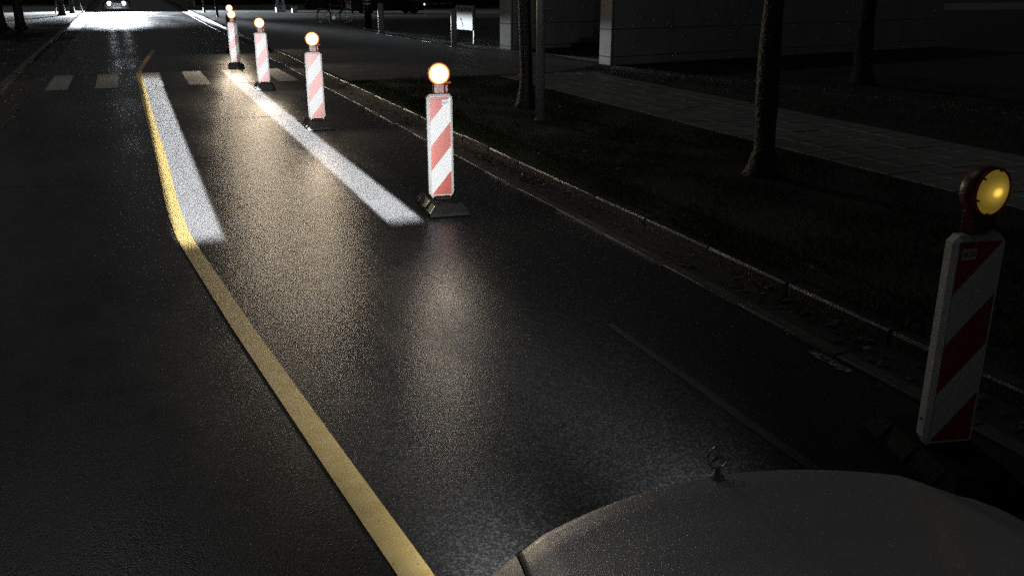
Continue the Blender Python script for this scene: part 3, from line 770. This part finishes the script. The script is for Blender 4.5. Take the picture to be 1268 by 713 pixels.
# ================================================================== WARNING BEACONS
def beacon(label, loc, yaw, lamp_yaw, lens, z0=.006, sticker=None, patches=False, watts=0., tint=(1., .82, .60)):
    t = thing('warning_beacon', label, 'traffic beacon', (loc[0], loc[1], z0), yaw, 'red and white beacons along the lane')
    # rubber foot
    b = MB()
    bt = [(-.19, -.38), (.19, -.38), (.19, .38), (-.19, .38)]; tp_ = [(-.13, -.30), (.13, -.30), (.13, .30), (-.13, .30)]
    v0 = [b.bm.verts.new((x, y, 0)) for x, y in bt]; v1 = [b.bm.verts.new((x, y, .028)) for x, y in bt]; v2 = [b.bm.verts.new((x, y, .105)) for x, y in tp_]
    for A, B in ((v0, v1), (v1, v2)):
        for k in range(4): b.bm.faces.new((A[k], A[(k + 1) % 4], B[(k + 1) % 4], B[k]))
    b.bm.faces.new(v0[::-1]); b.bm.faces.new(v2)
    ft = b.build('foot_plate', 'black_rubber', t)
    fin = MB().poly([(0, 0, 0), (0, -.075, 0), (0, 0, .078)], (.018, 0, 0)).mesh('rib', 'black_rubber')
    for x in (-.12, -.045, .03, .105):
        put('rib', fin, ft, (x - .009, -.302, .028)); q = put('rib', fin, ft, (x + .009, .302, .028), math.pi)
    for y in (-.22, 0., .22):
        put('rib', fin, ft, (.135, y - .009, .028), math.pi / 2); put('rib', fin, ft, (-.135, y + .009, .028), -math.pi / 2)
    for y0, y1 in ((-.37, -.24), (-.12, .02)) if patches else ():
        MB().poly([(-.189, y0, .034), (-.189, y1, .034), (-.138, y1 + .02, .100), (-.138, y0 + .02, .100)], (-.004, 0, .002)).build('reflector_patch', 'patch', ft)
    MB().box((0, 0, .115), (.16, .24, .024), bev=.006).build('socket', 'black_rubber', ft)
    MB().box((0, 0, .14), (.05, .05, .08)).build('spigot', 'black_rubber', ft)
    # board: shell with flanks, chamfered ends
    W, Hb, B0 = .25, 1.0, .105
    def ring(w_, zb, zt, c, y):
        return [(-w_ + c, y, zb), (w_ - c, y, zb), (w_, y, zb + c * 1.6), (w_, y, zt - c), (w_ - c, y, zt), (-w_ + c, y, zt), (-w_, y, zt - c), (-w_, y, zb + c * 1.6)]
    b = MB()
    R0 = ring(.125, B0, B0 + Hb, .03, .035); R1 = ring(.125, B0, B0 + Hb, .03, -.012); R2 = ring(.106, B0 + .022, B0 + Hb - .018, .010, -.034); R3 = ring(.100, B0 + .028, B0 + Hb - .024, .008, -.028)
    rr = [[b.bm.verts.new(p) for p in r] for r in (R0, R1, R2, R3)]
    for A, Bq in zip(rr, rr[1:]):
        for k in range(8): b.bm.faces.new((A[k], A[(k + 1) % 8], Bq[(k + 1) % 8], Bq[k]))
    b.bm.faces.new(rr[0]); b.bm.faces.new(rr[-1][::-1])
    bo = b.build('board', 'board_shell', t)
    # striped face: four bands on each edge, rising to the right
    x0, x1, zb, zt = -.0985, .0985, B0 + .030, B0 + Hb - .026
    s = (zt - zb) / 4
    def clip_band(lo, hi):      # band between two rising lines, cut at the face rectangle
        poly = [(x0, lo), (x1, lo + s), (x1, hi + s), (x0, hi)]
        for z_, sg in ((zb, 1), (zt, -1)):
            out = []
            for i in range(len(poly)):
                p, q = poly[i], poly[(i + 1) % len(poly)]
                ip, iq = (p[1] - z_) * sg >= -1e-9, (q[1] - z_) * sg >= -1e-9
                if ip: out.append(p)
                if ip != iq:
                    f = (z_ - p[1]) / (q[1] - p[1]); out.append((p[0] + (q[0] - p[0]) * f, z_))
            poly = out
        res = []
        for p in poly:
            if not res or (abs(p[0] - res[-1][0]) + abs(p[1] - res[-1][1])) > 1e-5: res.append(p)
        if len(res) > 1 and abs(res[0][0] - res[-1][0]) + abs(res[0][1] - res[-1][1]) < 1e-5: res.pop()
        return res
    for k in range(5):          # from the bottom: red lower right, white, red, white, red upper left
        pl = clip_band(zb + (k - 1) * s, zb + k * s)
        if len(pl) >= 3:
            MB().poly([(x, -.030, z) for x, z in pl], (0, -.002, 0)).build('red_stripe' if k % 2 == 0 else 'white_stripe', 'board_red' if k % 2 == 0 else 'board_white', bo)
    if sticker is not None:
        sx = sticker; zc = zt - .052
        stk = MB().box((sx, -.0335, zc), (.066, .0015, .05)).build('sticker', 'sticker', bo)
        k0 = sx - .026; yk = -.0352
        K = MB()
        K.poly([(k0, yk, zc - .014), (k0 + .006, yk, zc - .014), (k0 + .006, yk, zc + .014), (k0, yk, zc + .014)])
        K.poly([(k0 + .006, yk, zc - .002), (k0 + .018, yk, zc + .014), (k0 + .025, yk, zc + .014), (k0 + .010, yk, zc + .0)])
        K.poly([(k0 + .009, yk, zc + .003), (k0 + .018, yk, zc - .014), (k0 + .026, yk, zc - .014), (k0 + .014, yk, zc + .006)])
        K.build('letter', 'ink', stk)
        for dz in (.008, 0., -.008): MB().box((sx + .016, yk, zc + dz), (.024, .0005, .003)).build('print_line', 'ink', stk)
    MB().lathe([(.006, -.004), (.006, .002)], 8, 'X', (-.127, .01, B0 + .13)).build('screw', 'ink', bo)
    # lamp: battery box, neck, round housing with ribbed lens
    zt_ = B0 + Hb
    rot = Matrix.Rotation(lamp_yaw - yaw, 4, 'Z')
    ca, sa = math.cos(lamp_yaw - yaw), math.sin(lamp_yaw - yaw)
    bx = MB().box((0, .02, zt_ + .055), (.11, .075, .105), bev=.010).build('battery_box', 'lamp_shell', t, rz=lamp_yaw - yaw)
    MB().box((.072, .02, zt_ + .05), (.04, .06, .085), bev=.012).build('lock_box', 'lamp_shell', bx)
    MB().lathe([(.012, -.03), (.012, .03), (.006, .034)], 10, 'X', (.085, .0, zt_ + .105)).build('key_bolt', 'lamp_red', bx)
    zl = zt_ + .190
    hs_ = MB().lathe([(.03, .075), (.075, .07), (.100, .045), (.107, .01), (.107, -.03), (.098, -.034)], 32, 'Y', (0, 0, zl)).build('lamp_housing', 'lamp_shell', t, True, rz=lamp_yaw - yaw)
    MB().torus((0, -.034, zl), .1005, .006, 'Y', 40, 8).build('rim', 'lamp_red', hs_, True)
    ln = MB(); ln.grid(2, 2, lambda u, v: Vector((0, 0, 0)))
    ln = MB(); nr = 6; sg = 32
    c = ln.bm.verts.new((0, -.052, 0)); prev = None
    for i in range(1, nr + 1):
        r = .098 * i / nr; yv = -.034 - .018 * (1 - (i / nr) ** 2)
        rg = [ln.bm.verts.new((r * math.cos(2 * math.pi * k / sg), yv, r * math.sin(2 * math.pi * k / sg))) for k in range(sg)]
        for k in range(sg):
            if prev is None: ln.bm.faces.new((c, rg[k], rg[(k + 1) % sg]))
            else: ln.bm.faces.new((prev[k], rg[k], rg[(k + 1) % sg], prev[(k + 1) % sg]))
        prev = rg
    ln.build('lens', lens, hs_, True, loc=(0, 0, zl))
    if watts:                   # the lamp's own bulb, glowing in the middle of the lens
        bl = bpy.data.lights.new('bulb', 'SPOT'); bl.energy = watts; bl.color = tint; bl.shadow_soft_size = .035
        bl.spot_size = R(165); bl.spot_blend = .5
        bu = bpy.data.objects.new('bulb', bl); COL.objects.link(bu); bu.parent = hs_; bu.location = (0, -.09, zl); bu.rotation_euler = (R(90), 0, math.pi)
    for k in range(6):
        a = k * math.pi / 3 + .3
        MB().lathe([(.005, -.046), (.005, -.036)], 8, 'Y', (.092 * math.cos(a), 0, zl + .092 * math.sin(a))).build('lens_screw', 'screw', hs_)
    return t
beacon('dimly lit beacon with a yellow lens standing by the gutter at far right', (3.29, 2.785), R(-13), R(2), 'lens_dim', sticker=-.052)
beacon('large glowing beacon right of the light strip end, second nearest', (2.69, 8.5), R(-6), R(-10), 'lens_hot', sticker=.052, patches=True, watts=15, tint=(1., .90, .76))
beacon('glowing beacon third from the camera, left of the big glowing one', (2.55, 14.25), R(-4), R(-6), 'lens_hot', watts=75)
beacon('glowing beacon fourth from the camera beside the far end of the light strip', (2.52, 19.9), R(-4), R(-6), 'lens_hot', watts=120)
beacon('glowing beacon fifth from the camera at the edge of the crossing', (2.50, 25.0), R(-4), R(-4), 'lens_hot', watts=170)
beacon('farthest glowing beacon, mostly hidden behind the fifth one', (2.98, 30.3), R(-4), R(-3), 'lens_hot', watts=120)

# ================================================================== GRASS AND LITTER
def blades(name, label, regions, seed):
    rnd = random.Random(seed); V = []; F = []
    for (x0, x1, y0, y1, n, hh) in regions:
        for _ in range(n):
            x, y = rnd.uniform(x0, x1), rnd.uniform(y0, y1); cl = .5 + .5 * math.sin(x * 3.1 + 1.7 * math.sin(y * 1.3)) * math.sin(y * 2.3 + 1.1 * math.sin(x * 2.2))
            if rnd.random() > .35 + .75 * cl: continue
            h = hh * rnd.uniform(.4, 1.2) * (.5 + 1.1 * cl); a = rnd.uniform(0, 6.28)
            wv = Vector((math.cos(a), math.sin(a), 0)) * rnd.uniform(.003, .006); ln = Vector((rnd.gauss(0, .4), rnd.gauss(0, .4), 1)) * h
            p = Vector((x, y, ZV - .004)); k = len(V); V += [p - wv, p + wv, p + ln]; F.append((k, k + 1, k + 2))
    me = bpy.data.meshes.new(name); me.from_pydata(V, [], F); me.materials.append(M['blade'])
    return tag(put(name, me), label, 'grass', kind='stuff')
blades('grass', 'short wet grass growing on the verges beside the kerbs', [
    (4.17, 4.30, 2, 19.5, 9000, .045), (4.28, 4.7, 2, 19.5, 26000, .05), (4.6, 7.5, 3, 19.5, 52000, .055), (9.98, 16, 7, 20.6, 26000, .06), (9.9, 22, 28, 48, 16000, .09),
    (-4.5, -2.58, 16, 46, 14000, .06), (-9, -2.6, 47.5, 59, 6000, .1)], 3)
def litter(name, label, regions, seed):
    rnd = random.Random(seed); V = []; F = []
    for (x0, x1, y0, y1, n, z, s0) in regions:
        for _ in range(n):
            p = Vector((rnd.uniform(x0, x1), rnd.uniform(y0, y1), z + rnd.uniform(.004, .02))); a = rnd.uniform(0, 6.28); s = s0 * rnd.uniform(.5, 1.4)
            u = Vector((math.cos(a), math.sin(a), rnd.uniform(-.35, .35))) * s; v = Vector((-math.sin(a), math.cos(a), rnd.uniform(-.3, .3))) * s * .6
            m_ = Vector((0, 0, s * .25)); k = len(V)
            V += [p - u, p - u * .2 + v, p + u * .5 + v * .7, p + u * 1.2, p + u * .5 - v * .7, p - u * .2 - v, p + m_ * .4]
            F += [(k, k + 1, k + 6), (k + 1, k + 2, k + 6), (k + 2, k + 3, k + 6), (k + 3, k + 4, k + 6), (k + 4, k + 5, k + 6), (k + 5, k, k + 6)]
    me = bpy.data.meshes.new(name); me.from_pydata(V, [], F); me.materials.append(M['litter'])
    return tag(put(name, me), label, 'leaves', kind='stuff')
litter('leaf_litter', 'fallen leaves and dirt lying in the gutter and grass', [
    (3.84, 4.10, 1, 40, 700, .006, .03), (3.95, 4.10, 4, 5.2, 60, .006, .03), (3.9, 4.10, 9, 11, 110, .006, .03), (4.28, 7.5, 3, 19, 260, ZV + .02, .03), (10, 17, 8, 20, 320, ZV + .03, .035),
    (-2.4, -1.85, 12, 46, 500, .006, .03), (-4.5, -2.6, 16, 46, 250, ZV + .02, .035), (5.2, 6.6, 18.6, 20.2, 150, ZV + .01, .03), (3.3, 3.7, 1, 20, 60, .004, .02)], 5)
